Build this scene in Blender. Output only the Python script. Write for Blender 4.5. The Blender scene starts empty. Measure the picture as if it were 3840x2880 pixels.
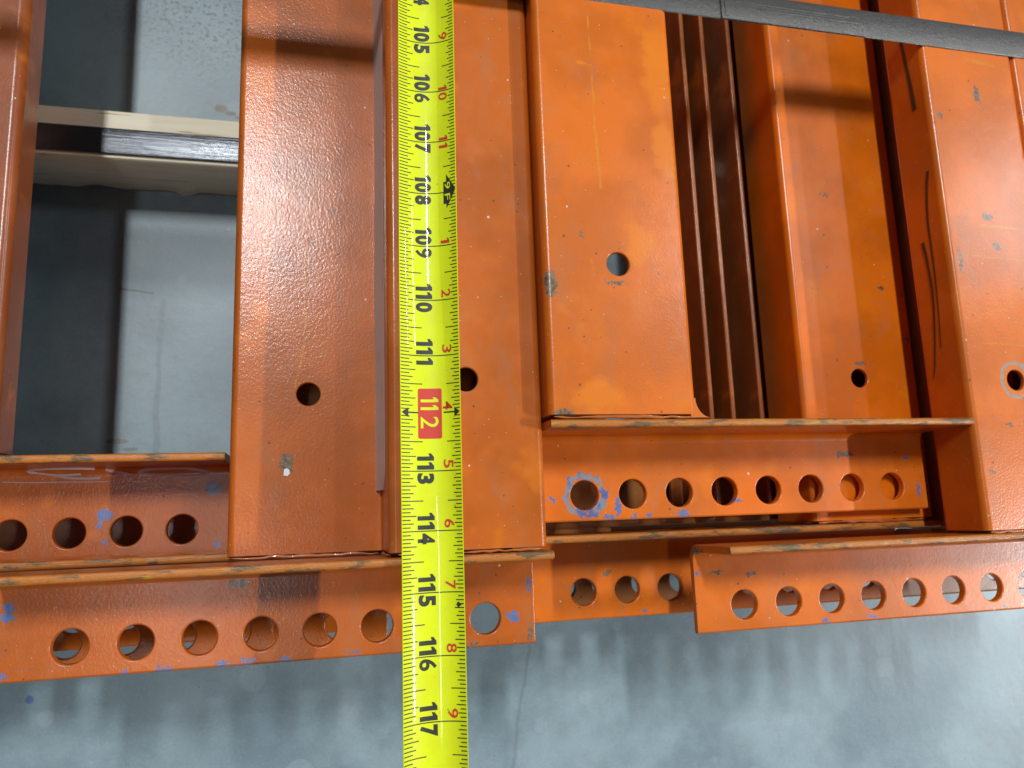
import bpy, bmesh, math, random
from mathutils import Vector, Matrix
random.seed(7)
S = bpy.context.scene
COL = S.collection
IN = 0.0254
DF = 20.6                    # inches from the lens down to the floor

def P(x, y, d):              # inches across, inches away, inches below the lens
    return Vector((x, y, DF - d)) * IN

# ------------------------------------------------------------------ camera
cam = bpy.data.cameras.new('camera'); co = bpy.data.objects.new('camera', cam); COL.objects.link(co)
cam.sensor_width = 36; cam.lens = 36 * 2873.34 / 3840
cam.clip_start = 0.02; cam.clip_end = 100
Rx = Vector((0.97074657, -0.03494149, 0.23755038))     # camera right
Rd = Vector((0.00689695, -0.98488847, -0.17305239))    # camera down
Rf = Vector((0.24000734, 0.16962838, -0.95583612))     # camera forward
M = Matrix((Rx, -Rd, -Rf)).transposed().to_4x4()
M.translation = P(0, 0, 0)
co.matrix_world = M
cam.dof.use_dof = True; cam.dof.focus_distance = 13.5 * IN; cam.dof.aperture_fstop = 13
S.camera = co

# ------------------------------------------------------------------ world and lamps (warehouse high bays)
w = bpy.data.worlds.new('World'); S.world = w; w.use_nodes = True
bg = w.node_tree.nodes['Background']; bg.inputs[0].default_value = (0.62, 0.8, 1.0, 1); bg.inputs[1].default_value = 0.10
def lamp(u, v, power, col=(0.94, 0.98, 1.0)):
    l = bpy.data.lights.new('high_bay_lamp', 'AREA'); l.shape = 'RECTANGLE'; l.size = 0.28; l.size_y = 1.7; l.energy = power; l.color = col
    o = bpy.data.objects.new('high_bay_lamp', l); COL.objects.link(o)
    H = 290
    o.location = P(2 + u * H, 2 + v * H, 13 - H)
lamp(-0.13, 0.44, 385)
lamp(1.20, 0.50, 200)
lamp(-0.165, -0.10, 40)
lamp(0.60, 0.40, 110)
lamp(1.36, -0.22, 1350)
S.view_settings.view_transform = 'Standard'; S.view_settings.look = 'None'
S.view_settings.exposure = 0.13; S.view_settings.gamma = 1

# ------------------------------------------------------------------ node helper
class NT:
    def __init__(s, name):
        s.m = bpy.data.materials.new(name); s.m.use_nodes = True
        s.t = s.m.node_tree; s.n = s.t.nodes; s.b = s.n['Principled BSDF']
    def link(s, a, b): s.t.links.new(a, b)
    def put(s, sock, v):
        if isinstance(v, bpy.types.NodeSocket): s.link(v, sock)
        else: sock.default_value = v
    def math(s, op, a, b=0.0, clamp=False):
        n = s.n.new('ShaderNodeMath'); n.operation = op; n.use_clamp = clamp
        s.put(n.inputs[0], a); s.put(n.inputs[1], b); return n.outputs[0]
    def vec(s, op, a, b=(0, 0, 0)):
        n = s.n.new('ShaderNodeVectorMath'); n.operation = op
        s.put(n.inputs[0], a); s.put(n.inputs[1], b)
        return n.outputs['Value'] if op in ('LENGTH', 'DOT_PRODUCT', 'DISTANCE') else n.outputs[0]
    def coord(s, org):       # object coordinates in inches, shifted back to scene inches
        t = s.n.new('ShaderNodeTexCoord'); m = s.n.new('ShaderNodeMapping')
        s.link(t.outputs['Object'], m.inputs[0])
        m.inputs['Scale'].default_value = (1 / IN,) * 3; m.inputs['Location'].default_value = Vector(org) / IN
        return m.outputs[0]
    def noise(s, v, sc, det=3, rough=0.55, str=(1, 1, 1), color=False):
        if str != (1, 1, 1): v = s.vec('MULTIPLY', v, str)
        n = s.n.new('ShaderNodeTexNoise'); s.link(v, n.inputs['Vector'])
        n.inputs['Scale'].default_value = sc; n.inputs['Detail'].default_value = det; n.inputs['Roughness'].default_value = rough
        return n.outputs['Color' if color else 'Fac']
    def step(s, v, a, b, out=(0, 1)):
        n = s.n.new('ShaderNodeMapRange'); n.interpolation_type = 'SMOOTHSTEP'
        s.put(n.inputs[0], v); n.inputs[1].default_value = a; n.inputs[2].default_value = b
        n.inputs[3].default_value = out[0]; n.inputs[4].default_value = out[1]; return n.outputs[0]
    def mix(s, f, a, b):
        n = s.n.new('ShaderNodeMix'); n.data_type = 'RGBA'
        s.put(n.inputs[0], f); s.put(n.inputs[6], a if isinstance(a, bpy.types.NodeSocket) else (*a, 1))
        s.put(n.inputs[7], b if isinstance(b, bpy.types.NodeSocket) else (*b, 1)); return n.outputs[2]
    def bump(s, h, dist, strength=1.0, normal=None):
        n = s.n.new('ShaderNodeBump'); n.inputs['Strength'].default_value = strength; n.inputs['Distance'].default_value = dist
        s.link(h, n.inputs['Height'])
        if normal is not None: s.link(normal, n.inputs['Normal'])
        return n.outputs[0]
    def voro(s, v, sc, rnd=1.0):
        n = s.n.new('ShaderNodeTexVoronoi'); s.link(v, n.inputs['Vector']); n.inputs['Scale'].default_value = sc
        n.inputs['Randomness'].default_value = rnd
        return n.outputs['Distance'], n.outputs['Color']
    def sepx(s, v):
        n = s.n.new('ShaderNodeSeparateXYZ'); s.link(v, n.inputs[0]); return n.outputs
    def specks(s, v, sc, keep, rad):       # a few small dots: one per kept cell
        d, c = s.voro(v, sc)
        k = s.math('GREATER_THAN', s.sepx(c)[0], 1 - keep)
        r = s.math('MULTIPLY', s.sepx(c)[1], rad)
        return s.math('MULTIPLY', s.math('LESS_THAN', d, r), k)
    def chips(s, v, lst, amt=0.17, nsc=11, soft=0.05):  # chips of an own shape at given places (x, y, rx, ry, d)
        nz = s.vec('SCALE', s.vec('SUBTRACT', s.noise(v, nsc, 4, 0.65, color=True), (0.5, 0.5, 0.5)))
        nz.node.inputs['Scale'].default_value = amt * 2
        q = s.vec('ADD', v, nz); acc = None
        for (x, y, rx, ry, d) in lst:
            e = s.vec('LENGTH', s.vec('MULTIPLY', s.vec('SUBTRACT', q, (x, y, DF - d)), (1 / rx, 1 / ry, 1 / 0.5)))
            acc = e if acc is None else s.math('MINIMUM', acc, e)
        return s.step(acc, 1 + soft, 1 - soft)
    def rings(s, v, lst, amt=0.22):         # ragged worn rings (x, y, r, half width, d)
        nz = s.vec('SCALE', s.vec('SUBTRACT', s.noise(v, 7, 4, 0.7, color=True), (0.5, 0.5, 0.5)))
        nz.node.inputs['Scale'].default_value = amt * 2
        q = s.vec('ADD', v, nz); acc = None
        for (x, y, r, hw, d) in lst:
            e = s.vec('LENGTH', s.vec('MULTIPLY', s.vec('SUBTRACT', q, (x, y, DF - d)), (1, 1, 0.6)))
            e = s.math('DIVIDE', s.math('ABSOLUTE', s.math('SUBTRACT', e, r)), hw)
            acc = e if acc is None else s.math('MINIMUM', acc, e)
        return s.step(acc, 1.05, 0.95)
    def lines(s, v, lst, amt=0.04, nsc=4):  # thin marks along segments (x0, y0, x1, y1, half width)
        nz = s.vec('SCALE', s.vec('SUBTRACT', s.noise(v, nsc, 3, 0.6, color=True), (0.5, 0.5, 0.5)))
        nz.node.inputs['Scale'].default_value = amt * 2
        q = s.vec('MULTIPLY', s.vec('ADD', v, nz), (1, 1, 0)); acc = None
        for (x0, y0, x1, y1, hw) in lst:
            L = math.hypot(x1 - x0, y1 - y0); dx, dy = (x1 - x0) / L, (y1 - y0) / L
            p = s.vec('SUBTRACT', q, (x0, y0, 0))
            t = s.math('MINIMUM', s.math('MAXIMUM', s.vec('DOT_PRODUCT', p, (dx, dy, 0)), 0.0), L)
            tv = s.vec('SCALE', (dx, dy, 0)); s.link(t, tv.node.inputs['Scale'])
            e = s.math('DIVIDE', s.vec('DISTANCE', p, tv), hw)
            acc = e if acc is None else s.math('MINIMUM', acc, e)
        return s.step(acc, 1.2, 0.5)

BLUE = (0.085, 0.125, 0.29)
STEEL = (0.20, 0.185, 0.15)
def paint(name, org, seed, peel=0.5, blue=(), grey=(), ring=(), gring=(), scratch=(), ridge=None, base=None, coarse=0.0, coarse_x=None, bright=(), coat=0.22, spec=0.28):
    k = NT(name); v = k.coord(org); sv = k.vec('ADD', v, (seed * 13.7, seed * 7.3, seed * 3.1))
    b = base or (0.68, 0.147, 0.008)
    c = k.mix(k.step(k.noise(sv, 0.55, 4), 0.38, 0.62), tuple(x * 0.86 for x in b), tuple(x * 1.08 for x in b))
    # worn, handled patches where the gloss has dulled
    dull = k.step(k.noise(sv, 1.1, 5, 0.62), 0.56, 0.72)
    c = k.mix(k.math('MULTIPLY', dull, 0.22), c, (0.48, 0.18, 0.06))
    sat = k.step(k.noise(k.vec('ADD', sv, (31, 9, 4)), 0.8, 3), 0.6, 0.7)
    c = k.mix(k.math('MULTIPLY', sat, 0.35), c, (0.78, 0.21, 0.008))
    # fine dirt
    dirt = k.step(k.noise(sv, 9, 6, 0.7), 0.6, 0.82)
    c = k.mix(k.math('MULTIPLY', dirt, 0.42), c, (0.17, 0.10, 0.06))
    dk = k.specks(sv, 6.5, 0.22, 0.16)
    c = k.mix(k.math('MULTIPLY', dk, 0.8), c, (0.07, 0.05, 0.035))
    dk2 = k.specks(k.vec('ADD', k.vec('MULTIPLY', sv, (1, 0.7, 1)), (3, 8, 1)), 2.6, 0.16, 0.13)
    c = k.mix(k.math('MULTIPLY', dk2, 0.7), c, STEEL)
    lt = k.specks(k.vec('ADD', sv, (5, 2, 9)), 4.2, 0.16, 0.11)
    c = k.mix(k.math('MULTIPLY', lt, 0.85), c, (0.72, 0.62, 0.5))
    rub = k.step(k.noise(k.vec('ADD', sv, (77, 3, 0)), 2.2, 5, 0.6), 0.70, 0.76)
    c = k.mix(k.math('MULTIPLY', rub, 0.45), c, (0.30, 0.22, 0.16))
    bare = rub
    dust = k.step(k.noise(k.vec('ADD', sv, (4, 44, 2)), 1.7, 6, 0.68, (1, 0.45, 1)), 0.48, 0.78)
    c = k.mix(k.math('MULTIPLY', dust, 0.30), c, (0.30, 0.175, 0.10))
    rust = k.math('MULTIPLY', k.step(k.noise(sv, 26, 3, 0.6), 0.66, 0.74), k.step(k.noise(k.vec('ADD', sv, (8, 1, 6)), 1.3, 3), 0.46, 0.62))
    c = k.mix(k.math('MULTIPLY', rust, 0.7), c, (0.13, 0.055, 0.025))
    pale = k.specks(k.vec('ADD', sv, (15, 22, 9)), 13, 0.16, 0.17)
    c = k.mix(k.math('MULTIPLY', pale, 0.5), c, (0.75, 0.50, 0.32))
    scr = k.math('MULTIPLY', k.step(k.noise(k.vec('ADD', sv, (2, 7, 5)), 15, 3, 0.6, (1.0, 0.05, 1)), 0.70, 0.76), k.step(k.noise(sv, 0.9, 2), 0.5, 0.6))
    c = k.mix(k.math('MULTIPLY', scr, 0.45), c, (0.36, 0.17, 0.08))
    if bright: c = k.mix(k.math('MULTIPLY', k.chips(v, bright, 0.3, 2.5, 0.35), 0.6), c, (0.82, 0.22, 0.006))
    if scratch: c = k.mix(k.math('MULTIPLY', k.math('MULTIPLY', k.lines(v, scratch), k.step(k.noise(sv, 4, 4, 0.7), 0.38, 0.6)), 0.7), c, (0.66, 0.25, 0.02))
    # wear along edges
    bv = k.n.new('ShaderNodeBevel'); bv.samples = 4; bv.inputs['Radius'].default_value = 0.045 * IN
    ge = k.n.new('ShaderNodeNewGeometry')
    ed = k.math('SUBTRACT', 1.0, k.vec('DOT_PRODUCT', bv.outputs[0], ge.outputs['Normal']))
    em = k.math('MULTIPLY', k.step(ed, 0.03, 0.16), k.step(k.noise(sv, 5, 5, 0.7, (1, 0.35, 1)), 0.40, 0.58))
    c = k.mix(k.math('MULTIPLY', em, 0.75), c, k.mix(k.noise(sv, 11), (0.30, 0.20, 0.11), (0.20, 0.17, 0.13)))
    if blue: c = k.mix(k.chips(v, blue), c, k.mix(k.noise(v, 12), BLUE, (0.16, 0.2, 0.36)))
    if ring: c = k.mix(k.rings(v, ring), c, k.mix(k.step(k.noise(v, 2.5), 0.45, 0.6), BLUE, (0.22, 0.23, 0.27)))
    if gring: c = k.mix(k.rings(v, gring, 0.09), c, k.mix(k.noise(v, 9), (0.22, 0.19, 0.15), (0.42, 0.38, 0.33)))
    if grey: c = k.mix(k.chips(v, grey), c, k.mix(k.step(k.noise(v, 13, 4, 0.7), 0.4, 0.6), (0.13, 0.075, 0.04), (0.24, 0.165, 0.11)))
    rgh = k.math('ADD', k.math('MULTIPLY', k.noise(sv, 3, 4), 0.2), 0.22)
    if ridge is not None:
        z = k.sepx(v)[2]
        nz = k.math('MULTIPLY', k.math('SUBTRACT', k.noise(sv, 6, 4, 0.6, (0.4, 1, 1)), 0.5), 0.10)
        rm = k.step(k.math('ADD', z, nz), DF - ridge - 0.085, DF - ridge - 0.03)
        n1 = k.noise(sv, 3.2, 6, 0.7, (0.5, 1.8, 1)); n2 = k.noise(k.vec('ADD', sv, (9, 4, 2)), 2.4, 6, 0.72, (0.5, 2.0, 1))
        wc = k.mix(k.step(n1, 0.50, 0.60), (0.47, 0.15, 0.022), (0.15, 0.085, 0.035))
        wc = k.mix(k.step(n2, 0.57, 0.66), wc, (0.48, 0.25, 0.012))
        wc = k.mix(k.step(k.noise(sv, 14, 5, 0.7, (0.5, 1.5, 1)), 0.68, 0.78), wc, (0.22, 0.18, 0.12))
        c = k.mix(rm, c, wc)
    k.put(k.b.inputs['Base Color'], c); k.put(k.b.inputs['Roughness'], rgh)
    k.b.inputs['Specular IOR Level'].default_value = spec
    k.b.inputs['Coat Weight'].default_value = coat; k.b.inputs['Coat Roughness'].default_value = 0.14
    h = k.math('MULTIPLY', k.noise(sv, 22, 3, 0.5), 0.5 * peel)
    h = k.math('ADD', h, k.math('MULTIPLY', k.noise(sv, 3.0, 2, 0.5), 0.3))
    if coarse:
        cz = k.math('MULTIPLY', k.noise(sv, 21, 3, 0.6, (1, 0.7, 1)), coarse)
        if coarse_x is not None: cz = k.math('MULTIPLY', cz, k.step(k.sepx(v)[0], coarse_x + 0.1, coarse_x - 1.2, (0.12, 1)))
        h = k.math('ADD', h, cz)
    h = k.math('SUBTRACT', h, k.math('MULTIPLY', dk2, 0.4))
    if ridge is not None: h = k.math('ADD', h, k.math('MULTIPLY', k.math('MULTIPLY', k.noise(sv, 16, 5, 0.7, (0.4, 1, 1)), rm), 2.2))
    nb = k.bump(h, 0.012 * IN, 0.55)
    k.link(nb, k.b.inputs['Normal']); k.link(nb, k.b.inputs['Coat Normal'])
    return k.m

def plain(name, col, rough=0.5, metal=0.0, coat=0.0, spec=0.5):
    k = NT(name); k.b.inputs['Base Color'].default_value = (*col, 1); k.b.inputs['Roughness'].default_value = rough
    k.b.inputs['Metallic'].default_value = metal; k.b.inputs['Coat Weight'].default_value = coat; k.b.inputs['Specular IOR Level'].default_value = spec
    return k.m

# ------------------------------------------------------------------ object helpers
DG = None
def thing(name, label, cat, base, group=None):
    o = bpy.data.objects.new(name, None); COL.objects.link(o); o.location = base; o.empty_display_size = 0.02
    o['label'] = label; o['category'] = cat; o['kind'] = 'thing'
    if group: o['group'] = group
    return o
def link_mesh(name, me, mat, parent=None):
    o = bpy.data.objects.new(name, me); COL.objects.link(o)
    if mat: me.materials.append(mat)
    if parent is not None:
        me.transform(Matrix.Translation(-parent.matrix_basis.translation)); o.parent = parent
    return o
def smooth(me, ang=32):
    for p in me.polygons: p.use_smooth = True
    me.set_sharp_from_angle(angle=math.radians(ang))
def from_bm(name, bm, mat, parent=None, ang=32):
    bmesh.ops.recalc_face_normals(bm, faces=bm.faces)
    me = bpy.data.meshes.new(name); bm.to_mesh(me); bm.free(); smooth(me, ang)
    return link_mesh(name, me, mat, parent)

def fillet(pts, r, n=6):
    out = [Vector(pts[0])]
    for i in range(1, len(pts) - 1):
        a, b, c = Vector(pts[i - 1]), Vector(pts[i]), Vector(pts[i + 1])
        u, w_ = (a - b).normalized(), (c - b).normalized()
        ang = u.angle(w_); t = r / math.tan(ang / 2)
        p0, p1 = b + u * t, b + w_ * t
        ctr = b + (u + w_).normalized() * (r / math.sin(ang / 2))
        a0 = math.atan2(*(p0 - ctr).yx); a1 = math.atan2(*(p1 - ctr).yx)
        da = (a1 - a0 + math.pi) % (2 * math.pi) - math.pi
        for k in range(n + 1):
            q = a0 + da * k / n; out.append(ctr + Vector((math.cos(q), math.sin(q))) * r)
    out.append(Vector(pts[-1])); return out
def sheet_loop(pts, t, r):            # closed outline of a folded sheet, rounded at its two rims
    c = fillet(pts, r) if len(pts) > 2 else [Vector(p) for p in pts]
    L, Rr = [], []
    for i, p in enumerate(c):
        d = (c[min(i + 1, len(c) - 1)] - c[max(i - 1, 0)]).normalized(); nrm = Vector((-d.y, d.x))
        L.append(p + nrm * t / 2); Rr.append(p - nrm * t / 2)
    e = min(t * 0.3, 0.05)
    def cap(a, b, d):                 # round the rim
        m = (b - a).normalized()
        return [a - d * e, a - d * e * 0.3 + m * e * 0.3, a + m * e, b - m * e, b - d * e * 0.3 - m * e * 0.3, b - d * e]
    d0 = (c[0] - c[1]).normalized(); d1 = (c[-1] - c[-2]).normalized()
    return L[1:-1] + cap(L[-1], Rr[-1], d1) + Rr[-2:0:-1] + cap(Rr[0], L[0], d0)
def extrude(loop, f0, f1):
    bm = bmesh.new(); A = [bm.verts.new(f0(p)) for p in loop]; B = [bm.verts.new(f1(p)) for p in loop]
    n = len(loop)
    for i in range(n): bm.faces.new((A[i], A[(i + 1) % n], B[(i + 1) % n], B[i]))
    bm.faces.new(A); bm.faces.new(B[::-1])
    bmesh.ops.recalc_face_normals(bm, faces=bm.faces)
    return bm
def cutters(holes, t, flare=0.035, n=44):   # holes: (x, y, d, r); flared at the upper face like a punched hole
    bm = bmesh.new()
    for (x, y, d, r) in holes:
        prof = [(-t - 0.12, r), (-flare, r), (-flare * 0.55, r + flare * 0.12), (-flare * 0.2, r + flare * 0.42), (0.0, r + flare * 0.95), (0.1, r + flare * 2)]
        rings = [[bm.verts.new(P(x + rr * math.cos(2 * math.pi * i / n), y + rr * math.sin(2 * math.pi * i / n), d - z)) for i in range(n)] for z, rr in prof]
        for a, b in zip(rings, rings[1:]):
            for i in range(n): bm.faces.new((a[i], a[(i + 1) % n], b[(i + 1) % n], b[i]))
        bm.faces.new(rings[0][::-1]); bm.faces.new(rings[-1])
    bmesh.ops.recalc_face_normals(bm, faces=bm.faces)
    me = bpy.data.meshes.new('cut'); bm.to_mesh(me); bm.free(); return me
def finish(name, bm, holes, t, mat, parent, bevel=0.022, flare=0.035):
    me = bpy.data.meshes.new(name); bm.to_mesh(me); bm.free()
    o = bpy.data.objects.new('tmp', me); COL.objects.link(o); cut = None
    if bevel:
        b = o.modifiers.new('b', 'BEVEL'); b.width = bevel * IN; b.segments = 2; b.limit_method = 'ANGLE'; b.angle_limit = math.radians(50)
    if holes:
        cut = bpy.data.objects.new('cut', cutters(holes, t, flare)); COL.objects.link(cut)
        m = o.modifiers.new('h', 'BOOLEAN'); m.operation = 'DIFFERENCE'; m.solver = 'EXACT'; m.object = cut
    dg = bpy.context.evaluated_depsgraph_get()
    out = bpy.data.meshes.new_from_object(o.evaluated_get(dg), depsgraph=dg); out.name = name
    bpy.data.objects.remove(o)
    if cut: bpy.data.objects.remove(cut)
    smooth(out, 40)
    f = link_mesh(name, out, mat, parent)
    wn = f.modifiers.new('weighted', 'WEIGHTED_NORMAL'); wn.keep_sharp = True; wn.weight = 80
    return f

ANG_T = 0.15
def connector(parent, mat, x0, x1, yback, dleg, holes_x, H=1.5, ylow=None, hy=None, notch=0.0):
    """Punched steel angle across the beam end: upright leg at the back, flat leg toward the viewer."""
    yl = ylow if ylow is not None else yback - 1.76
    yc = yback - ANG_T / 2; zc = DF - dleg - ANG_T / 2
    loop = sheet_loop([(yc, DF - dleg + H), (yc, zc), (yl, zc)], ANG_T, 0.23)
    bm = extrude(loop, lambda p: Vector((x0, p[0], p[1])) * IN, lambda p: Vector((x1, p[0], p[1])) * IN)
    hy = hy if hy is not None else yl + 0.5
    return finish('end_connector', bm, [(x, hy, dleg, 0.285) for x in holes_x], ANG_T, mat, parent)
def body(parent, mat, path, y0, y1, holes=(), t=0.085, r=0.09, name='beam_body', flare=0.02):
    loop = sheet_loop([(x, DF - d) for x, d in path], t, r)
    bm = extrude(loop, lambda p: Vector((p[0], y0 / 1, p[1])) * IN, lambda p: Vector((p[0], y1, p[1])) * IN)
    return finish(name, bm, list(holes), t + 0.05, mat, parent, 0.012, flare)
def weld(parent, mat, pts, r=0.05, step=0.13, jit=0.35):
    """A lumpy bead of weld along a polyline of (x, y, d)."""
    bm = bmesh.new(); rings = []
    P_ = [Vector(p) for p in pts]; samp = []
    for a, b in zip(P_, P_[1:]):
        n = max(2, int((b - a).length / step))
        samp += [a.lerp(b, i / n) for i in range(n)]
    samp.append(P_[-1])
    for i, p in enumerate(samp):
        d = samp[min(i + 1, len(samp) - 1)] - samp[max(0, i - 1)]
        d.z = -d.z; d.normalize(); side = d.cross(Vector((0, 0, 1))).normalized(); up = side.cross(d)
        e = 0.25 if i in (0, len(samp) - 1) else 1
        rr = 0.62 * r * e * (1 + random.uniform(-jit, jit) + 0.25 * math.sin(i * 0.37 + pts[0][0]) + 0.15 * math.sin(i * 1.3))
        c = P(p.x + random.uniform(-.01, .01), p.y + random.uniform(-.014, .014), p.z)
        rings.append([bm.verts.new(c + (side * math.cos(q) + up * math.sin(q) * 0.8) * rr * IN) for q in [2 * math.pi * k / 8 for k in range(8)]])
    for a, b in zip(rings, rings[1:]):
        for i in range(8): bm.faces.new((a[i], a[(i + 1) % 8], b[(i + 1) % 8], b[i]))
    bm.faces.new(rings[0][::-1]); bm.faces.new(rings[-1])
    return from_bm('weld_bead', bm, mat, parent, 80)
def ribbon(name, mat, parent, pts, hw, nrm, lift=0.004, taper=True):
    """A thin stroke lying on a surface; pts are points in inches (x, y, d), nrm its world normal."""
    bm = bmesh.new(); N = Vector(nrm); W = [P(*p) for p in pts]; prev = None
    for i, p in enumerate(W):
        d = (W[min(i + 1, len(W) - 1)] - W[max(0, i - 1)]).normalized(); s_ = d.cross(N).normalized()
        h = (hw[i] if isinstance(hw, (list, tuple)) else hw) * IN
        a, b = bm.verts.new(p + s_ * h + N * lift * IN), bm.verts.new(p - s_ * h + N * lift * IN)
        if prev: bm.faces.new((prev[0], prev[1], b, a))
        prev = (a, b)
    return from_bm(name, bm, mat, parent)
def smoothpath(pts, n=8):
    V = [Vector(p) for p in pts]; V = [2 * V[0] - V[1]] + V + [2 * V[-1] - V[-2]]; out = []
    for i in range(1, len(V) - 2):
        for k in range(n):
            t = k / n; a, b, c, d = V[i - 1:i + 3]
            out.append(0.5 * ((2 * b) + (c - a) * t + (2 * a - 5 * b + 4 * c - d) * t * t + (3 * b - a - 3 * c + d) * t ** 3))
    out.append(V[-2]); return out
def box(bm, x0, x1, y0, y1, d0, d1):
    v = [bm.verts.new(P(x, y, d)) for d in (d0, d1) for (x, y) in ((x0, y0), (x1, y0), (x1, y1), (x0, y1))]
    for f in ((0, 1, 2, 3), (7, 6, 5, 4), (0, 4, 5, 1), (1, 5, 6, 2), (2, 6, 7, 3), (3, 7, 4, 0)): bm.faces.new([v[i] for i in f])

# ------------------------------------------------------------------ floor
k = NT('polished_concrete'); v = k.coord((0, 0, 0))
c = k.mix(k.step(k.noise(v, 0.2, 5, 0.6), 0.36, 0.62), (0.15, 0.21, 0.24), (0.27, 0.355, 0.385))  # random concrete tone; its dark blotches also stand in for soft cast shadow
c = k.mix(k.math('MULTIPLY', k.step(k.noise(v, 0.9, 5, 0.65), 0.45, 0.75), 0.45), c, (0.21, 0.25, 0.26))
pale = k.specks(v, 0.85, 0.6, 0.36)
c = k.mix(k.math('MULTIPLY', pale, 0.13), c, (0.5, 0.56, 0.58))
grit = k.math('MULTIPLY', k.step(k.noise(v, 4.5, 6, 0.7), 0.50, 0.66), k.step(k.noise(v, 0.14, 2), 0.42, 0.60))
c = k.mix(k.math('MULTIPLY', grit, 0.12), c, (0.10, 0.115, 0.11))
c = k.mix(k.math('MULTIPLY', k.step(k.noise(v, 2.4, 5, 0.7), 0.62, 0.76), 0.25), c, (0.13, 0.145, 0.14))
pore = k.specks(v, 3.2, 0.22, 0.10)
c = k.mix(k.math('MULTIPLY', pore, 0.55), c, (0.09, 0.11, 0.11))
stain = k.step(k.noise(v, 0.55, 6, 0.62, (1, 0.6, 1)), 0.52, 0.70)
c = k.mix(k.math('MULTIPLY', stain, 0.35), c, (0.15, 0.19, 0.20))
grain = k.noise(v, 16, 4, 0.7)
c = k.mix(k.math('MULTIPLY', k.step(grain, 0.5, 0.75), 0.22), c, (0.10, 0.13, 0.135))
c = k.mix(k.math('MULTIPLY', k.step(grain, 0.48, 0.28), 0.18), c, (0.48, 0.54, 0.56))
# top of the picture: grimy patch; a sharp scuff; hairline cracks
pit = k.math('MULTIPLY', k.step(k.noise(v, 9, 5, 0.7), 0.50, 0.62), k.chips(v, [(-2.2, 13.9, 3.0, 1.6, DF)], 0.9, 0.8, 0.5))
c = k.mix(k.math('MULTIPLY', pit, 0.75), c, (0.06, 0.065, 0.05))
c = k.mix(k.math('MULTIPLY', k.lines(v, [(-4.0, 5.75, -4.05, 3.4, 0.07), (-4.05, 3.4, -4.0, 1.5, 0.09), (5.4, -3.4, 4.6, -7.5, 0.05), (4.6, -7.5, 4.3, -12, 0.05)], 0.12, 1.5), 0.3), c, (0.10, 0.115, 0.115))
c = k.mix(k.math('MULTIPLY', k.lines(v, [(-5.0, 6.05, -4.25, 5.95, 0.035)], 0.02), 0.8), c, (0.07, 0.075, 0.07))
c = k.mix(k.chips(v, [(-2.75, 11.25, 0.16, 0.12, DF), (-2.5, 11.12, 0.14, 0.07, DF), (-2.2, 11.02, 0.2, 0.035, DF)], 0.05), c, (0.13, 0.10, 0.05))
c = k.mix(k.math('MULTIPLY', k.chips(v, [(-4.9, 2.15, 0.25, 0.07, DF), (-4.6, 1.95, 0.18, 0.05, DF)], 0.05), 0.6), c, (0.16, 0.14, 0.08))
c = k.mix(k.chips(v, [(-6.45, -3.75, 0.09, 0.09, DF)], 0.05), c, BLUE)
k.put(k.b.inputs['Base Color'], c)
k.put(k.b.inputs['Roughness'], k.math('ADD', k.math('MULTIPLY', k.noise(v, 0.8, 5), 0.16), 0.36))
k.link(k.bump(k.math('ADD', k.noise(v, 3.0, 5, 0.6), k.math('MULTIPLY', k.noise(v, 0.5, 2), 1.2)), 0.02 * IN, 0.3), k.b.inputs['Normal'])
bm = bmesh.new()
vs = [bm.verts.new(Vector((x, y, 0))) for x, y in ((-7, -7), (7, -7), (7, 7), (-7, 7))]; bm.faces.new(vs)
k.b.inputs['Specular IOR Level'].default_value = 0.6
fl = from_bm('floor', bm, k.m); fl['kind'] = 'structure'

# ------------------------------------------------------------------ the stacked beams
GRP = 'orange rack beams stacked under the strap'
YEND = 112.0
WELD = plain('weld_paint', (0.42, 0.105, 0.018), 0.35, 0.0, 0.3)
MARK = plain('marker_ink', (0.075, 0.034, 0.018), 0.45)
CHALK = plain('chalk_line', (0.42, 0.30, 0.30), 0.9)

# beam one: the wide stepped beam under the tape
b0 = P(0, -0.55, 14.55)
T = thing('rack_beam', 'wide stepped orange beam directly under the yellow tape, dark round hole in its lower step', 'beam', b0, GRP)
mb = paint('orange_paint_stepped', b0, 1, base=(0.50, 0.112, 0.011), coarse=0.55, coarse_x=1.0, coat=0.28, spec=0.2, grey=[(-0.62, 0.52 + 0.55, 0.12, 0.2, 14.6)],
           scratch=[(-0.35, 6.2, -0.33, 3.3, 0.02), (-0.33, 3.3, -0.5, 2.5, 0.02)])
body(T, mb, [(-1.58, 14.88), (-1.58, 14.64), (1.13, 14.64), (1.13, 13.12), (3.79, 13.12), (3.79, 16.2), (1.25, 16.2)], -0.54, YEND,
     [(-0.255, 2.37, 14.60, 0.215), (2.45, 2.40, 13.08, 0.215)])
mc = paint('orange_paint_front_bracket', b0, 2, base=(0.49, 0.106, 0.011), ridge=13.03, coarse=0.4,
           blue=[(-4.98, -2.27, .12, .05, 14.53), (-2.55, -2.33, .16, .035, 14.53), (-1.63, -2.31, .15, .04, 14.53), (-1.2, -2.3, .16, .04, 14.53), (-0.62, -2.32, .1, .03, 14.53), (.55, -2.3, .12, .03, 14.53),
                 (3.52, -1.86, .13, .09, 14.53), (3.84, -1.3, .04, .16, 14.4), (-4.95, -1.2, .1, .09, 14.5), (-4.95, -1.36, .1, .08, 14.5), (-3.15, -2.34, .06, .03, 14.53)],
           grey=[(3.83, -2.15, .06, .16, 14.53), (2.62, -2.31, .25, .04, 14.53), (-1.42, -1.0, .18, .09, 14.53), (.35, -0.72, .35, .05, 13.03), (-2.2, -0.7, .5, .05, 13.03)],
           ring=[])
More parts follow.
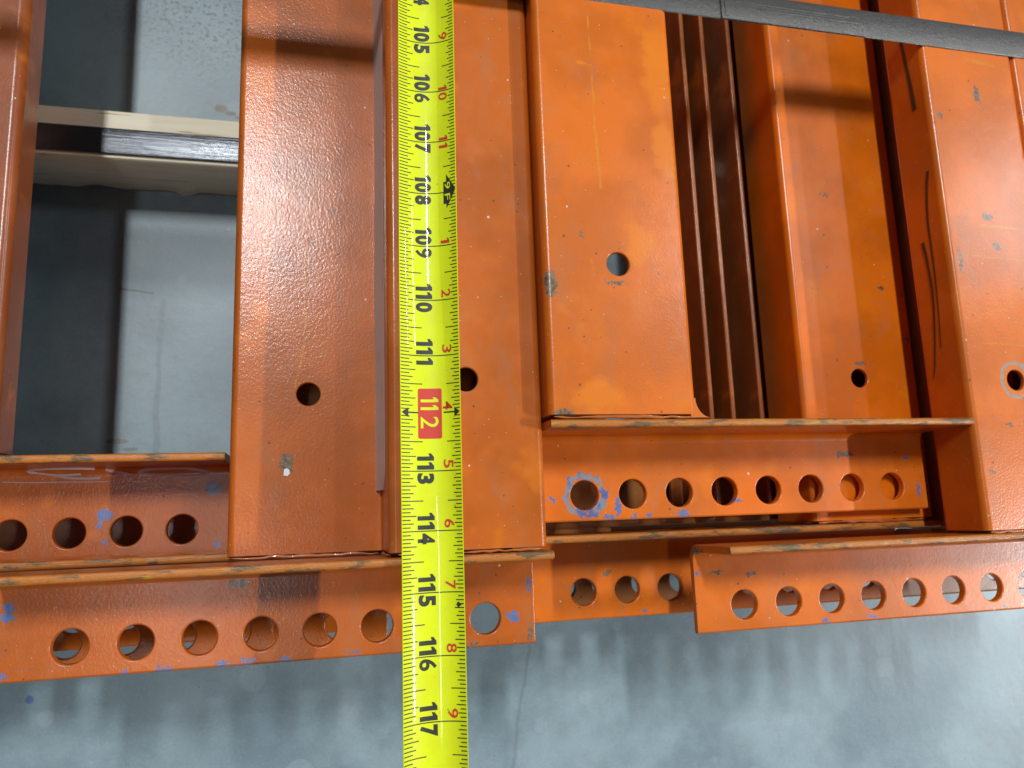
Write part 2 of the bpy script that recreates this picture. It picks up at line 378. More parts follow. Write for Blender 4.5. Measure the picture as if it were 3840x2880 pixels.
connector(T, mc, -5.12, 3.93, -0.616, 14.53, [2.985 - i for i in range(8)], ylow=-2.375, hy=-1.868)
weld(T, WELD, [(-1.55, -0.57, 14.58), (0.2, -0.575, 14.57), (1.0, -0.58, 14.5)], 0.05)
weld(T, WELD, [(1.25, -0.58, 13.13), (2.4, -0.58, 13.12), (3.75, -0.58, 13.12)], 0.04)
weld(T, WELD, [(1.08, -0.58, 14.5), (1.1, -0.585, 13.9), (1.12, -0.585, 13.2)], 0.05)
# strip of old sealant on the step
k = NT('old_sealant'); v = k.coord(b0)
k.put(k.b.inputs['Base Color'], k.mix(k.step(k.noise(v, 6, 5, 0.7, (1, 0.2, 1)), 0.60, 0.72), (0.60, 0.46, 0.40), (0.34, 0.25, 0.21)))
k.b.inputs['Roughness'].default_value = 0.45
k.link(k.bump(k.noise(v, 8, 4, 0.6, (1, 0.2, 1)), 0.02 * IN, 0.5), k.b.inputs['Normal'])
bm = bmesh.new(); prev = None
ys = [0.55 + 0.12 * i for i in range(100)]
for i, y in enumerate(ys):
    wv = 0.012 * math.sin(y * 1.1) + random.uniform(-.004, .004)
    tp = min(1, (y - 0.5) / 0.35)
    top, bot = 13.75 + wv + (1 - tp) * 0.5, 14.597
    ring = [bm.verts.new(P(1.086, y, top)), bm.verts.new(P(1.06, y, top + .1)), bm.verts.new(P(0.985 + wv * .6, y, bot - .05)), bm.verts.new(P(0.97 + wv * .6, y, bot))]
    if prev:
        for a in range(3): bm.faces.new((prev[a], prev[a + 1], ring[a + 1], ring[a]))
    prev = ring
from_bm('sealant_strip', bm, k.m, T)

# beam two: flat beam right of the tape
b0 = P(5.3, 1.7, 14.4)
T = thing('rack_beam', 'flat orange beam right of the tape with a round hole showing grey floor', 'beam', b0, GRP)
mb = paint('orange_paint_flat', b0, 3, bright=[(4.75, 2.05, .45, .3, 12.7), (5.75, 4.95, .28, .4, 12.7), (6.35, 8.6, .3, .9, 12.7), (6.4, 6.9, .22, .6, 12.7), (4.85, 8.55, .14, .06, 12.7)],
           grey=[(3.98, 4.12, .1, .26, 12.75), (5.25, 4.16, .22, .035, 12.7), (4.6, 5.05, .05, .06, 12.7), (4.1, 1.75, .2, .07, 12.7)],
           scratch=[(4.98, 9.6, 5.0, 7.2, .02), (5.0, 7.2, 5.05, 6.0, .03), (4.78, 4.6, 4.82, 4.3, .03)])
body(T, mb, [(3.90, 15.3), (3.90, 12.76), (6.64, 12.76), (6.64, 15.3)], 1.72, YEND, [(5.302, 4.53, 12.72, 0.222)], flare=0.025)
mc = paint('orange_paint_upper_bracket', b0, 4, ridge=12.72,
           blue=[(4.28, .28, .08, .06, 14.22), (5.95, -.06, .06, .05, 14.22), (6.25, -.07, .08, .05, 14.22), (7.0, -.06, .13, .05, 14.22), (5.4, -.1, .12, .05, 14.22), (5.62, .12, .05, .22, 14.22), (8.2, .14, .12, .03, 14.22), (12.6, .25, .04, .15, 14.22), (12.35, .95, .06, .06, 14.22)],
           grey=[(4.3, 1.5, .35, .06, 12.72), (6.75, 1.5, .38, .09, 12.72), (12.55, 1.52, .3, .05, 12.72), (10.85, 1.05, .22, .05, 14.22), (4.0, 1.45, .15, .1, 12.72)],
           ring=[(4.945, .345, .375, .06, 14.22)])
connector(T, mc, 3.87, 12.80, 1.64, 14.22, [4.945 + i for i in range(8)], ylow=-0.152, hy=0.345)
weld(T, WELD, [(3.95, 1.68, 12.77), (5.2, 1.68, 12.75), (6.75, 1.68, 12.76)], 0.045)
bm = bmesh.new()     # rounded gusset where the face flares into the bracket
arc = [(6.66 + 0.30 * (1 - math.sin(a)), 1.66 + 0.36 * (1 - math.cos(a))) for a in [math.pi / 2 * i / 8 for i in range(9)]]
pl = [(6.55, 1.66)] + [(6.55, 2.02)] + [(x, y) for x, y in arc[::-1]]
A = [bm.verts.new(P(x, y, 12.725)) for x, y in pl]; B = [bm.verts.new(P(x, y, 12.83)) for x, y in pl]
bm.faces.new(A); bm.faces.new(B[::-1])
for i in range(len(pl)): bm.faces.new((A[i], A[(i + 1) % len(pl)], B[(i + 1) % len(pl)], B[i]))
from_bm('weld_gusset', bm, mb, T)

# beam three: lower beam, half in shade
b0 = P(11.7, -0.3, 16.2)
T = thing('rack_beam', 'lower orange beam half in shade between the dark edge-on strips and the right beam', 'beam', b0, GRP)
mb = paint('orange_paint_lower', b0, 5, base=(0.72, 0.150, 0.004), peel=0.3, grey=[(12.55, 4.9, .1, .05, 14.55), (13.05, 3.7, .08, .04, 14.55), (11.75, 3.1, .14, .05, 14.55), (11.3, 7.1, .09, .04, 14.55)])
body(T, mb, [(10.24, 15.95), (10.24, 14.59), (13.20, 14.59), (13.20, 15.95), (10.5, 15.95)], -0.34, YEND, [(11.69, 2.77, 14.55, 0.21)])
mc = paint('orange_paint_middle_bracket', b0, 6, ridge=14.55, blue=[(6.8, -2.13, .08, .025, 16.05)], grey=[(6.0, -1.3, .08, .05, 16.05)])
connector(T, mc, 3.9, 13.40, -0.41, 16.05, [12.45 - i for i in range(8)], ylow=-2.23, hy=-1.66)
weld(T, WELD, [(10.3, -0.37, 14.6), (11.4, -0.37, 14.56), (13.1, -0.37, 14.6)], 0.06)
weld(T, WELD, [(10.2, -0.36, 14.7), (10.18, -0.36, 15.4)], 0.05)

# beam four: right-hand beam
b0 = P(14.0, -0.6, 14.4)
T = thing('rack_beam', 'scratched pale-lit orange beam at the right with black marker lines on its shaded side', 'beam', b0, GRP)
mb = paint('orange_paint_scratched', b0, 7, peel=0.8, grey=[(14.1, 8.9, .07, .22, 12.75), (13.05, 8.3, .05, .12, 12.75), (14.05, 5.35, .09, .1, 12.75), (13.9, 6.0, .12, .06, 12.75), (13.1, .55, .1, .04, 12.75), (13.7, 1.5, .05, .05, 12.75), (13.05, 5.0, .03, .3, 12.75)],
           gring=[(14.02, 2.42, .36, .035, 12.75)], scratch=[(13.7, 5.8, 15.2, 5.75, .03), (13.4, 5.1, 14.8, 5.05, .02), (13.3, 3.2, 14.9, 3.15, .02), (13.9, 9.75, 15.0, 9.6, .05), (13.7, 5.6, 13.9, 5.35, .015)])
body(T, mb, [(15.0, 13.84), (12.83, 13.84), (12.83, 12.79), (15.20, 12.79), (15.20, 14.2)], -0.62, YEND, [(14.02, 2.42, 12.75, 0.215)])
mc = paint('orange_paint_right_bracket', b0, 8, ridge=12.75,
           blue=[(10.0, -2.33, .12, .03, 14.25), (11.1, -2.32, .16, .025, 14.25), (7.22, -1.25, .04, .06, 14.25), (14.5, -2.3, .1, .03, 14.25)],
           grey=[(7.6, -1.25, .18, .04, 14.25), (8.4, -1.3, .12, .03, 14.25), (7.2, -0.8, .1, .1, 14.2)])
connector(T, mc, 7.14, 16.1, -0.68, 14.25, [8.2 + i for i in range(8)], ylow=-2.40, hy=-1.90)
weld(T, WELD, [(12.9, -0.65, 12.8), (14.0, -0.65, 12.79), (15.2, -0.65, 12.8)], 0.045)
# marker scribble on the side wall (faces left)
def wallpt(y, d): return (12.784, y, d)
s1 = smoothpath([wallpt(7.1, 13.02), wallpt(6.7, 13.12), wallpt(6.0, 13.2), wallpt(5.2, 13.2), wallpt(4.3, 13.22), wallpt(3.2, 13.3)])
ribbon('marker_line', MARK, T, s1, [0.04 - 0.03 * i / len(s1) for i in range(len(s1))], (-1, 0, 0))
s2 = smoothpath([wallpt(5.6, 13.42), wallpt(5.1, 13.36), wallpt(4.2, 13.34), wallpt(3.0, 13.5), wallpt(2.6, 13.6)])
ribbon('marker_line', MARK, T, s2, [0.045 - 0.037 * i / len(s2) for i in range(len(s2))], (-1, 0, 0), 0.006)
s3 = smoothpath([wallpt(10.4, 13.3), wallpt(9.4, 13.2), wallpt(8.6, 13.15)])
ribbon('marker_line', MARK, T, s3, [0.04 + 0.02 * i / len(s3) for i in range(len(s3))], (-1, 0, 0))

# beam five: neighbour in the top right corner
b0 = P(16.6, -0.6, 14.4)
T = thing('rack_beam', 'orange beam sliver beyond the dark groove in the top right corner', 'beam', b0, GRP)
mb = paint('orange_paint_corner', b0, 9, peel=0.8)
body(T, mb, [(15.31, 14.2), (15.31, 12.79), (17.9, 12.79), (17.9, 14.2)], -0.4, YEND)

# beam six: left-hand beam with chalk on its bracket
b0 = P(-7, 1.4, 16.4)
T = thing('rack_beam', 'shade-toned orange beam along the left edge with chalk marks on its punched bracket', 'beam', b0, GRP)
mb = paint('orange_paint_left_shaded', b0, 10, base=(0.26, 0.060, 0.014))  # the beam's dim, shaded look is put into this darker base
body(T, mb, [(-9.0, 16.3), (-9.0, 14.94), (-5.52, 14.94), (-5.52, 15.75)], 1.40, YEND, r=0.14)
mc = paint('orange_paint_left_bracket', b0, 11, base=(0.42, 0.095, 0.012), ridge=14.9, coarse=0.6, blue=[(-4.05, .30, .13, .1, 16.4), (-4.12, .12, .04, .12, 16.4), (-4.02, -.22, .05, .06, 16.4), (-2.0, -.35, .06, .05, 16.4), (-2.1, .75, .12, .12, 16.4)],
           grey=[(-4.9, 1.3, .35, .05, 14.9), (-5.6, 1.28, .25, .04, 14.9)])
connector(T, mc, -10.6, -1.72, 1.34, 16.4, [-2.66 - i for i in range(8)], ylow=-0.515, hy=-0.03)
weld(T, WELD, [(-8.9, 1.37, 14.96), (-7.3, 1.37, 14.95), (-5.55, 1.37, 14.96)], 0.05)
def chalk_pt(px, py):           # measured on the photograph, put onto the bracket's inner face, bend or flat leg
    r_ = Rx * ((px - 1106) / 0.576) + Rd * ((py - 829.5) / 0.576) + Rf * 2873.34
    u, v_ = r_.x / -r_.z, r_.y / -r_.z
    d, yw, cy, cd, q = 15.0, 1.19, 1.19 - 0.155, 16.4 - 0.155, 0.155
    while d < 16.4:
        y = v_ * d
        if y >= yw or (d > cd and y > cy and (y - cy) ** 2 + (d - cd) ** 2 > q * q): break
        d += 0.01
    return (u * d, v_ * d, d - 0.006)
def chalk(pts, hw=0.022):
    q = smoothpath([chalk_pt(x, y) for x, y in pts]); ribbon('chalk_mark', CHALK, T, q, hw, (0, -0.6, 0.8), 0.006)
chalk([(205, 1012), (150, 1011), (100, 1012), (62, 1016), (80, 1023), (130, 1027), (175, 1025)], 0.032)
chalk([(112, 1026), (150, 1033), (190, 1034), (218, 1032)], 0.032)
chalk([(228, 1014), (255, 1020), (290, 1026)], 0.032)
chalk([(300, 1018), (335, 1012), (400, 1011), (450, 1020), (430, 1026), (370, 1026), (310, 1023), (300, 1017)], 0.032)
chalk([(5, 1041), (60, 1042), (130, 1041), (235, 1040)], 0.012)

# hidden layers, seen through the holes and in the gaps
b0 = P(-0.2, -0.5, 16.5)
T = thing('rack_beam', 'beam under the stepped one, its yellowed bracket rim just behind the front-left bracket', 'beam', b0, GRP)
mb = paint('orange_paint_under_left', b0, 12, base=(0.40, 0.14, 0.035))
body(T, mb, [(-1.5, 16.6), (-1.5, 15.9), (1.05, 15.9), (1.05, 16.6)], -0.42, YEND)
mc = paint('orange_paint_under_left_bracket', b0, 13, ridge=14.9, coarse=0.8)
connector(T, mc, -7.7, 1.32, -0.475, 16.43, [0.37 - i for i in range(8)], ylow=-2.60, hy=-2.05)
weld(T, WELD, [(-1.45, -0.45, 15.9), (1.0, -0.45, 15.9)], 0.04)
b0 = P(-1, -0.5, 18.4)
T = thing('rack_beam', 'lowest beam at the left, only its bracket edge showing through the front-left holes', 'beam', b0, GRP)
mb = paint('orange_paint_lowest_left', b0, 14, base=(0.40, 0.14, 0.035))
body(T, mb, [(-1.4, 18.78), (-1.4, 16.75), (1.0, 16.75), (1.0, 18.78)], -0.42, YEND)
mc = paint('orange_paint_lowest_left_bracket', b0, 15)
connector(T, mc, -8.3, 0.95, -0.47, 18.2, [0.0 - i for i in range(8)], ylow=-2.42, hy=-1.8)
b0 = P(5, -0.5, 18.2)
T = thing('rack_beam', 'lower beam behind the holes of the middle bracket, in deep shade', 'beam', b0, GRP)
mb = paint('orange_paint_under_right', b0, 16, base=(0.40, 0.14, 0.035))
body(T, mb, [(3.95, 18.78), (3.95, 16.5), (6.3, 16.5), (6.3, 18.78)], -0.42, YEND)
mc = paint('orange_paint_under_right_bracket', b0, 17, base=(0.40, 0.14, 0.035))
connector(T, mc, 4.1, 13.1, -0.17, 17.9, [12.6 - i for i in range(8)], ylow=-2.23, hy=-1.7)
b0 = P(11.7, 0.7, 18.4)
T = thing('rack_beam', 'lowest beam at the right, glimpsed dark through the upper bracket holes', 'beam', b0, GRP)
body(T, mb, [(10.4, 18.78), (10.4, 16.55), (13.1, 16.55), (13.1, 18.78)], 1.68, YEND)
connector(T, mc, 3.9, 13.0, 1.62, 17.9, [], ylow=-0.13, hy=0.2)
b0 = P(14.6, -0.3, 16)
T = thing('rack_beam', 'beam in the dark gap under the right-hand beam', 'beam', b0, GRP)
body(T, mb, [(13.47, 18.7), (13.47, 14.2), (16.2, 14.2), (16.2, 18.7)], -0.60, YEND)
connector(T, mc, 13.5, 19.0, -0.62, 16.2, [14.3 + i for i in range(5)], H=1.2, ylow=-2.25, hy=-1.7)
b0 = P(-7, 1.4, 18.4)
T = thing('rack_beam', 'lower beam under the left one, dark inside the chalked bracket holes', 'beam', b0, GRP)
body(T, mb, [(-9.4, 18.78), (-9.4, 16.75), (-6.75, 16.75), (-6.75, 18.78)], 1.40, YEND)
connector(T, mc, -10.4, -1.95, 1.28, 18.2, [], ylow=-0.5, hy=-0.1)

# three steel strips standing on edge
ms = paint('orange_paint_strips_shaded', P(8.5, 0, 18.8), 18, base=(0.25, 0.065, 0.010), peel=0.3, coat=0.4)  # same orange paint as the beams, darkened to carry the walls' shade
for i, (x, lab) in enumerate(((8.34, 'shade-toned orange strip on edge nearest the flat beam'), (8.87, 'middle one of three shade-toned orange strips standing on edge'), (9.58, 'shade-toned orange strip on edge nearest the shaded lower beam'))):
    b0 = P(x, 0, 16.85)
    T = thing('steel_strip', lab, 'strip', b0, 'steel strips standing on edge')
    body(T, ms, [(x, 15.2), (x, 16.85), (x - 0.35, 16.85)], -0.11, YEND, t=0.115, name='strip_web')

# ------------------------------------------------------------------ wood block on the floor, with its strap
k = NT('pine'); v = k.coord(P(-2, 9, DF))
g = k.noise(v, 1.6, 5, 0.6, (0.16, 2.4, 2.4))
c = k.mix(k.step(g, 0.35, 0.68), (0.90, 0.83, 0.66), (0.86, 0.76, 0.55))
c = k.mix(k.step(k.noise(v, 5, 4, 0.6, (0.12, 2, 2)), 0.60, 0.72), c, (0.47, 0.29, 0.12))
c = k.mix(k.chips(v, [(-3.2, 9.85, .17, .09, 18.85), (-5.35, 9.45, .09, .035, 18.85), (-2.2, 9.7, .08, .06, 18.85), (-4.6, 9.93, .5, .03, 18.85)], 0.05), c, (0.26, 0.13, 0.05))
c = k.mix(k.math('MULTIPLY', k.chips(v, [(-3.1, 8.72, .22, .1, 19.2), (-4.6, 8.72, .3, .05, 20.0)], 0.08), 0.7), c, (0.30, 0.19, 0.09))
k.put(k.b.inputs['Base Color'], c); k.b.inputs['Roughness'].default_value = 0.75
k.link(k.bump(k.noise(v, 4, 5, 0.6, (0.2, 2.5, 2.5)), 0.03 * IN, 0.4), k.b.inputs['Normal'])
b0 = P(2, 9.3, DF)
T = thing('wood_block', 'pale pine bearer lying across the concrete floor at the upper left', 'timber', b0)
bm = bmesh.new(); n = 150; X0, X1 = -10.5, 19.0; prev = None
for i in range(n + 1):
    x = X0 + (X1 - X0) * i / n
    rg = 0.02 * math.sin(x * 1.3) + random.uniform(-.012, .012) - 0.16 * max(0, 1 - abs(x + 3.55) / 0.35) + 0.10 * max(0, 1 - abs(x + 5.6) / 0.5)
    yf = 8.72; yb = 9.98
    ring = [bm.verts.new(P(x, a, d)) for a, d in ((yf, 18.9), (yf + .05, 18.83), (yb - .05, 18.80), (yb, 18.86), (yb, DF - .004), (yf + 0.03 + rg, DF - .004), (yf + rg * .6, DF - .10), (yf, 19.9))]
    if prev:
        for a in range(8): bm.faces.new((prev[a], prev[(a + 1) % 8], ring[(a + 1) % 8], ring[a]))
    else: bm.faces.new(ring)
    prev = ring
bm.faces.new(prev[::-1])
from_bm('timber', bm, k.m, T, 40)

k = NT('black_steel_strap'); v = k.coord((0, 0, 0))
k.put(k.b.inputs['Base Color'], k.mix(k.noise(v, 3, 4, 0.6, (0.2, 3, 1)), (0.035, 0.038, 0.045), (0.06, 0.065, 0.075)))
k.put(k.b.inputs['Roughness'], k.math('ADD', k.math('MULTIPLY', k.noise(v, 4, 5, 0.7, (0.15, 4, 1)), 0.16), 0.14))
k.b.inputs['Metallic'].default_value = 0.35
k.link(k.bump(k.noise(v, 4, 4, 0.6, (0.12, 5, 1)), 0.012 * IN, 0.6), k.b.inputs['Normal'])
def strapmesh(name, mat, parent, x0, x1, yfun, dfun, wd, th=0.03, n=80):
    bm = bmesh.new(); prev = None
    for i in range(n + 1):
        x = x0 + (x1 - x0) * i / n; y = yfun(x); d = dfun(x); e = 0.03
        pr = ((-wd / 2, th * .5), (-wd / 2 + e * .4, 0.004), (-wd / 2 + e, 0), (wd / 2 - e, 0), (wd / 2 - e * .4, .004), (wd / 2, th * .5), (wd / 2 - e * .5, th), (-wd / 2 + e * .5, th))
        ring = [bm.verts.new(P(x, y + a, d + b)) for a, b in pr]
        if prev:
            for a in range(8): bm.faces.new((prev[a], prev[(a + 1) % 8], ring[(a + 1) % 8], ring[a]))
        else: bm.faces.new(ring)
        prev = ring
    bm.faces.new(prev[::-1]); return from_bm(name, bm, mat, parent, 50)
b0 = P(-3, 9.2, 18.8)
o = strapmesh('steel_strap', k.m, None, -10.2, 18.5, lambda x: 9.165, lambda x: 18.795 - 0.035, 0.66)
o['label'] = 'glossy black strap lying along the top of the pine bearer'; o['category'] = 'strap'

# ------------------------------------------------------------------ strap over the top of the stack
k = NT('dark_strap'); v = k.coord((0, 0, 0))
k.put(k.b.inputs['Base Color'], k.mix(k.step(k.specks(v, 9, .25, .2), .4, .6), k.mix(k.noise(v, 2.5, 5, .6, (.5, 2, 1)), (0.085, 0.079, 0.074), (0.13, 0.122, 0.114)), (0.2, 0.19, 0.18)))
k.put(k.b.inputs['Roughness'], k.math('ADD', k.math('MULTIPLY', k.noise(v, 7, 5, 0.7), 0.25), 0.18))
k.b.inputs['Metallic'].default_value = 0.45
k.link(k.bump(k.math('ADD', k.noise(v, 10, 4, 0.6), k.noise(v, 30, 2, 0.6)), 0.01 * IN, 0.6), k.b.inputs['Normal'])
b0 = P(9, 10.3, 12.7)
T = thing('steel_strap', 'taut dark grey strap crossing the stack at the top right, with a crimped lap', 'strap', b0)
sy = lambda x: 10.235 + 0.004 * (x - 8)
strapmesh('band', k.m, T, -9.0, 19.0, sy, lambda x: 12.715 if x > 6 else 12.715, 0.66)
strapmesh('lap_band', k.m, T, 7.9, 11.35, lambda x: sy(x) - 0.035, lambda x: 12.680, 0.60, 0.026, 30)
for j, yy in enumerate((0.09, -0.03)):
    strapmesh('crimp_rib', k.m, T, 8.2 + .5 * j, 11.2, lambda x: sy(x) + yy, lambda x: 12.668, 0.05, 0.02, 24)
strapmesh('crimp_rib', k.m, T, 7.98, 8.05, lambda x: sy(x) - .03, lambda x: 12.668, 0.5, 0.02, 2)

# ------------------------------------------------------------------ the measuring tape
TR, TW = 0.78, 1.10            # bow radius and blade width
def tcx(y): return 1.745 + 0.0066 * (y + 3.5)
def tz(y): return 13.03 - (0.032 * (-0.4 - y) if y < -0.4 else 0.0)
def tp(s, y, lift=0.0):         # s across the blade from its middle
    a = s / TR; r = TR - lift; x, z = r * math.sin(a), TR - r * math.cos(a)
    q = 0.16 * min(1.0, max(0.0, (y + 0.5) / 5)); c_, s_ = math.cos(q), math.sin(q)   # the blade lies slightly rolled
    return P(tcx(y) + x * c_ - z * s_ + 0.02, y, tz(y) - (z * c_ + x * s_))
b0 = P(1.75, 0, 13.05)
T = thing('measuring_tape', 'yellow tape blade with black inch numbers laid along the stack', 'tape measure', b0)
k = NT('tape_yellow'); v = k.coord(b0)
c = k.mix(k.step(k.noise(v, 1.5, 4), 0.4, 0.65), (0.74, 0.82, 0.008), (0.70, 0.75, 0.01))
c = k.mix(k.math('MULTIPLY', k.specks(v, 5, 0.2, 0.10), 0.6), c, (0.25, 0.2, 0.04))
c = k.mix(k.math('MULTIPLY', k.step(k.noise(v, 7, 6, 0.7), 0.62, 0.74), 0.25), c, (0.55, 0.5, 0.08))
k.put(k.b.inputs['Base Color'], c); k.b.inputs['Roughness'].default_value = 0.45; k.b.inputs['Specular IOR Level'].default_value = 0.2
k.b.inputs['Coat Weight'].default_value = 0.4; k.b.inputs['Coat Roughness'].default_value = 0.05
k.link(k.bump(k.noise(v, 18, 3, 0.5), 0.004 * IN, 0.3), k.b.inputs['Normal'])
YEL = k.m
bm = bmesh.new(); nS = 40; prev = None; th = 0.012
ysamp = [-12 + 0.4 * i for i in range(28)] + [-0.8 + 0.1 * i for i in range(9)] + [0.2 + 0.7 * i for i in range(26)]
for y in ysamp:
    up = [bm.verts.new(tp(-TW / 2 + TW * i / nS, y)) for i in range(nS + 1)]
    dn = [bm.verts.new(tp(-TW / 2 + TW * i / nS, y, -th)) for i in range(nS, -1, -1)]
    ring = up + dn
    if prev:
        for a in range(len(ring)): bm.faces.new((prev[a], prev[(a + 1) % len(ring)], ring[(a + 1) % len(ring)], ring[a]))
    else: bm.faces.new(ring)
    prev = ring
bm.faces.new(prev[::-1]); from_bm('tape_blade', bm, YEL, T, 40)
INK = plain('tape_black_print', (0.022, 0.022, 0.012), 0.55, 0, 0.12)
RED = plain('tape_red_print', (0.62, 0.035, 0.012), 0.55, 0, 0.15)
def ypos(n): return 1.80 - (n - 112)
def strip(bm, s0, s1, y, hw, lift=0.0035, n=None, y1=None):
    n = n or max(1, int(abs(s1 - s0) / 0.05)); prev = None
    for i in range(n + 1):
        s = s0 + (s1 - s0) * i / n
        pr = (bm.verts.new(tp(s, y + hw, lift)), bm.verts.new(tp(s, y - hw, lift)))
        if prev: bm.faces.new((prev[0], prev[1], pr[1], pr[0]))
        prev = pr
bt = bmesh.new(); E = TW / 2
for n in range(100, 122):
    for q in range(16):
        y = ypos(n + q / 16)
        if q == 0:
            l = r = 0
        elif q == 8: l, r = 0.41, 0.25
        elif q % 4 == 0: l, r = 0.285, 0.165
        elif q % 2 == 0: l, r = 0.235, 0.14
        else: l, r = 0.175, 0.105
        if q: strip(bt, -E + .01, -E + .01 + l, y, 0.0085); strip(bt, E - .01 - r, E - .01, y, 0.0085)
tk = from_bm('graduation_marks', bt, INK, T); tk['kind'] = 'stuff'
for n in range(100, 122):
    bm = bmesh.new()
    if n == 112:
        strip(bm, -E + .1, -0.205, ypos(n), 0.013); strip(bm, 0.235, E - .06, ypos(n), 0.013)
    else: strip(bm, -E + .01, E - .01 if n != 108 else 0.36, ypos(n), 0.0085)
    from_bm('inch_line', bm, INK, T)
def glyphs(txt, hgt, sx, off=0.0):
    cu = bpy.data.curves.new('t', 'FONT'); cu.body = txt; cu.size = 1.0; cu.offset = off; cu.resolution_u = 5; cu.fill_mode = 'FRONT'
    o = bpy.data.objects.new('t', cu); COL.objects.link(o)
    dg = bpy.context.evaluated_depsgraph_get(); me = bpy.data.meshes.new_from_object(o.evaluated_get(dg), depsgraph=dg)
    bpy.data.objects.remove(o); bpy.data.curves.remove(cu)
    xs = [q.co.x for q in me.vertices]; ys_ = [q.co.y for q in me.vertices]
    x0, x1, y0, y1 = min(xs), max(xs), min(ys_), max(ys_)
    for q in me.vertices:
        q.co.x = (q.co.x - x0) / (y1 - y0) * hgt * sx; q.co.y = (q.co.y - y0) / (y1 - y0) * hgt
    return me, (x1 - x0) / (y1 - y0) * hgt * sx
def cutup(bm, ax):               # slice flat print across the blade so that it can bow with it
    lo = min(q.co[ax] for q in bm.verts); hi = max(q.co[ax] for q in bm.verts); n = int((hi - lo) / 0.05)
    for i in range(1, n + 1):
        p = Vector((0, 0, 0)); p[ax] = lo + (hi - lo) * i / (n + 1); nn = Vector((0, 0, 0)); nn[ax] = 1
        bmesh.ops.bisect_plane(bm, geom=bm.verts[:] + bm.edges[:] + bm.faces[:], plane_co=p, plane_no=nn, dist=1e-6)
def one(w, h):
    bm = bmesh.new(); t = w * 0.58
    bm.faces.new([bm.verts.new(q) for q in ((w - t, 0, 0), (w, 0, 0), (w, h, 0), (w - t * .85, h, 0), (0, h * .83, 0), (0, h * .68, 0), (w - t, h * .74, 0))])
    me = bpy.data.meshes.new('t'); bm.to_mesh(me); bm.free(); return me, w
def print_digits(name, txt, s0, ytop, hgt, sx, mat, off, lift=0.004, width=None):
    """Digits turned a quarter clockwise: glyph up is toward +s, reading goes toward the viewer."""
    me, wd = one(width or 0.1, hgt) if txt == '1' else glyphs(txt, hgt, sx, min(off, 0.022) if txt in '69' else off)
    f = (width / wd) if width else 1.0
    bmx = bmesh.new(); bmx.from_mesh(me); bmesh.ops.triangulate(bmx, faces=bmx.faces); cutup(bmx, 1)
    for q in bmx.verts: q.co = tp(s0 + q.co.y, ytop - q.co.x * f, lift)
    for fc in bmx.faces:
        fc.normal_update()
        if fc.normal.z < 0: fc.normal_flip()
    bmx.to_mesh(me); bmx.free(); me.name = name
    return link_mesh(name, me, mat, T)
def wdt(ch): return 0.125 if ch == '1' else 0.18
for n in range(103, 120):
    t = str(n); y = ypos(n)
    if n == 112: continue
    for i, (ch, off) in enumerate(zip(t, (0, 0, 0))):
        pass
    w0, w1, w2 = wdt(t[0]), wdt(t[1]), wdt(t[2]); gp = 0.026
    print_digits('inch_number', t[2], -0.235, y - 0.035, 0.295, 1, INK, 0.05, width=w2)
    print_digits('inch_number', t[1], -0.235, y + 0.025 + w1, 0.295, 1, INK, 0.05, width=w1)
    print_digits('inch_number', t[0], -0.235, y + 0.025 + w1 + gp + w0, 0.295, 1, INK, 0.05, width=w0)
for n in range(103, 120):
    y = ypos(n)
    if n == 108: continue
    t = str(n - 108 if n > 108 else n - 96)
    if len(t) == 1: print_digits('foot_number', t, 0.225, y + 0.035 + (0.10 if t == '1' else 0.155), 0.17, 1, RED, 0.014, width=0.095 if t == '1' else 0.145)
    else:
        print_digits('foot_number', t[0], 0.215, y + 0.03 + 0.08, 0.17, 1, RED, 0.014, width=0.09)
        print_digits('foot_number', t[1], 0.215, y - 0.04, 0.17, 1, RED, 0.014, width=0.095 if t[1] == '1' else 0.145)
def poly(name, pts, mat, lift=0.004):
    bm = bmesh.new(); bm.faces.new([bm.verts.new((s, y, 0)) for s, y in pts])
    bmesh.ops.triangulate(bm, faces=bm.faces); cutup(bm, 0)
    for q in bm.verts: q.co = tp(q.co.x, q.co.y, lift)
    o = from_bm(name, bm, mat, T); return o
y = ypos(112)
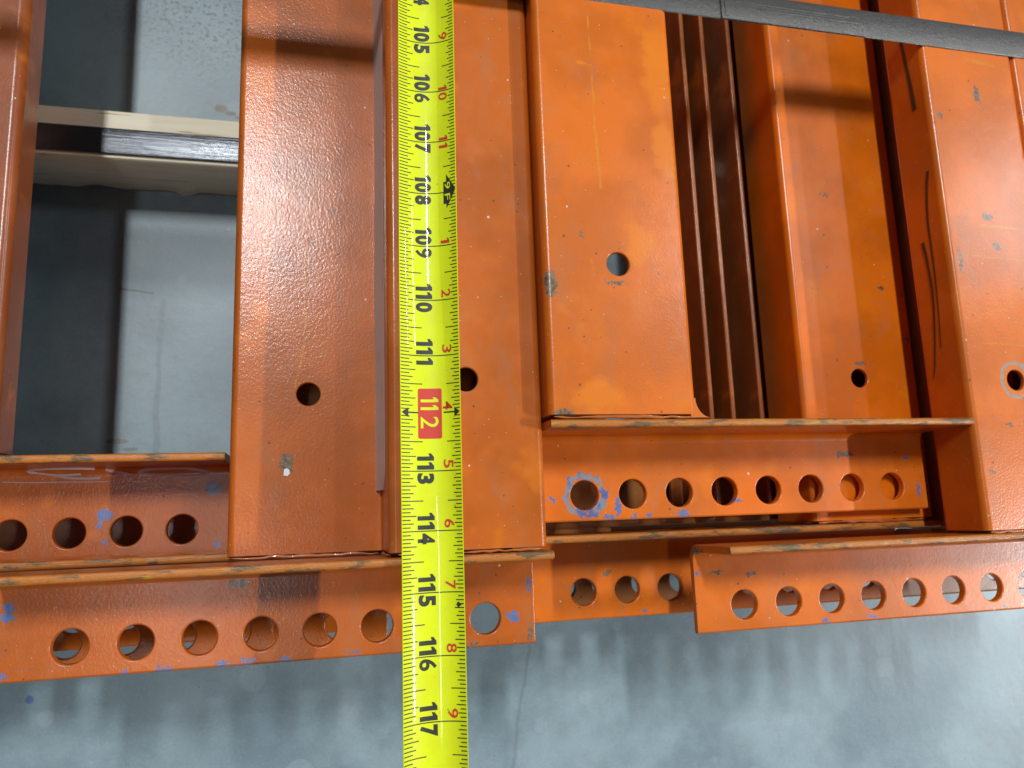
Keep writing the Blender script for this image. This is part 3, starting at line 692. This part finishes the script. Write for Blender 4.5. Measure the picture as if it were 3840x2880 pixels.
def rrect(s0, s1, y0, y1, r):
    o = []
    for cx, cy, a0 in ((s1 - r, y1 - r, 0), (s0 + r, y1 - r, 90), (s0 + r, y0 + r, 180), (s1 - r, y0 + r, 270)):
        for i in range(5):
            a = math.radians(a0 + 22.5 * i); o.append((cx + r * math.cos(a), cy + r * math.sin(a)))
    return o
poly('stud_mark', rrect(-0.21, 0.205, y - 0.45, y + 0.42, 0.035), RED, 0.0045)
for (ch, yt, wd_) in (('1', y + 0.265, .085), ('1', y + 0.13, .085), ('2', y - 0.07, .20)):
    print_digits('inch_number', ch, -0.165, yt, 0.31, 1, YEL, 0.006, 0.0065, width=wd_)
print_digits('foot_number', '4', 0.225, y + 0.19, 0.17, 1, RED, 0.014, width=0.15)
poly('stud_arrow', [(-E + .02, y), (-E + .16, y + .085), (-E + .16, y - .085)], INK)
poly('stud_arrow', [(E - .015, y), (E - .12, y + .085), (E - .12, y - .085)], INK)
y = ypos(108)
poly('foot_mark', [(0.29, y + .20), (0.345, y + .20), (0.345, y + .345), (E - .01, y + .03), (E - .07, y - .08), (0.35, y - .31), (0.345, y - .22), (0.29, y - .22)], INK, 0.0045)
print_digits('foot_number', '9', 0.315, y + 0.19, 0.11, 1, YEL, 0.006, 0.0065, width=0.13)
print_digits('foot_number', 'F', 0.315, y - 0.035, 0.11, 1, YEL, 0.006, 0.0065, width=0.12)
y = ypos(115.2)
poly('truss_mark', [(E - .05, y), (E - .115, y + .05), (E - .15, y), (E - .115, y - .05)], INK)

# ------------------------------------------------------------------ small litter
bm = bmesh.new(); pts = [(-.055, -.06), (.01, -.075), (.05, -.03), (.045, .04), (0, .07), (-.05, .05)]
A = [bm.verts.new(P(-0.62 + a, 0.93 + b, 14.575)) for a, b in pts]; B = [bm.verts.new(P(-0.62 + a, 0.93 + b, 14.597)) for a, b in pts]
bm.faces.new(A); bm.faces.new(B[::-1])
for i in range(6): bm.faces.new((A[i], A[(i + 1) % 6], B[(i + 1) % 6], B[i]))
o = from_bm('paint_flake', bm, plain('white_flake', (0.8, 0.8, 0.82), 0.5))
o['label'] = 'tiny white flake lying on the lower step below its dark hole'; o['category'] = 'flake'
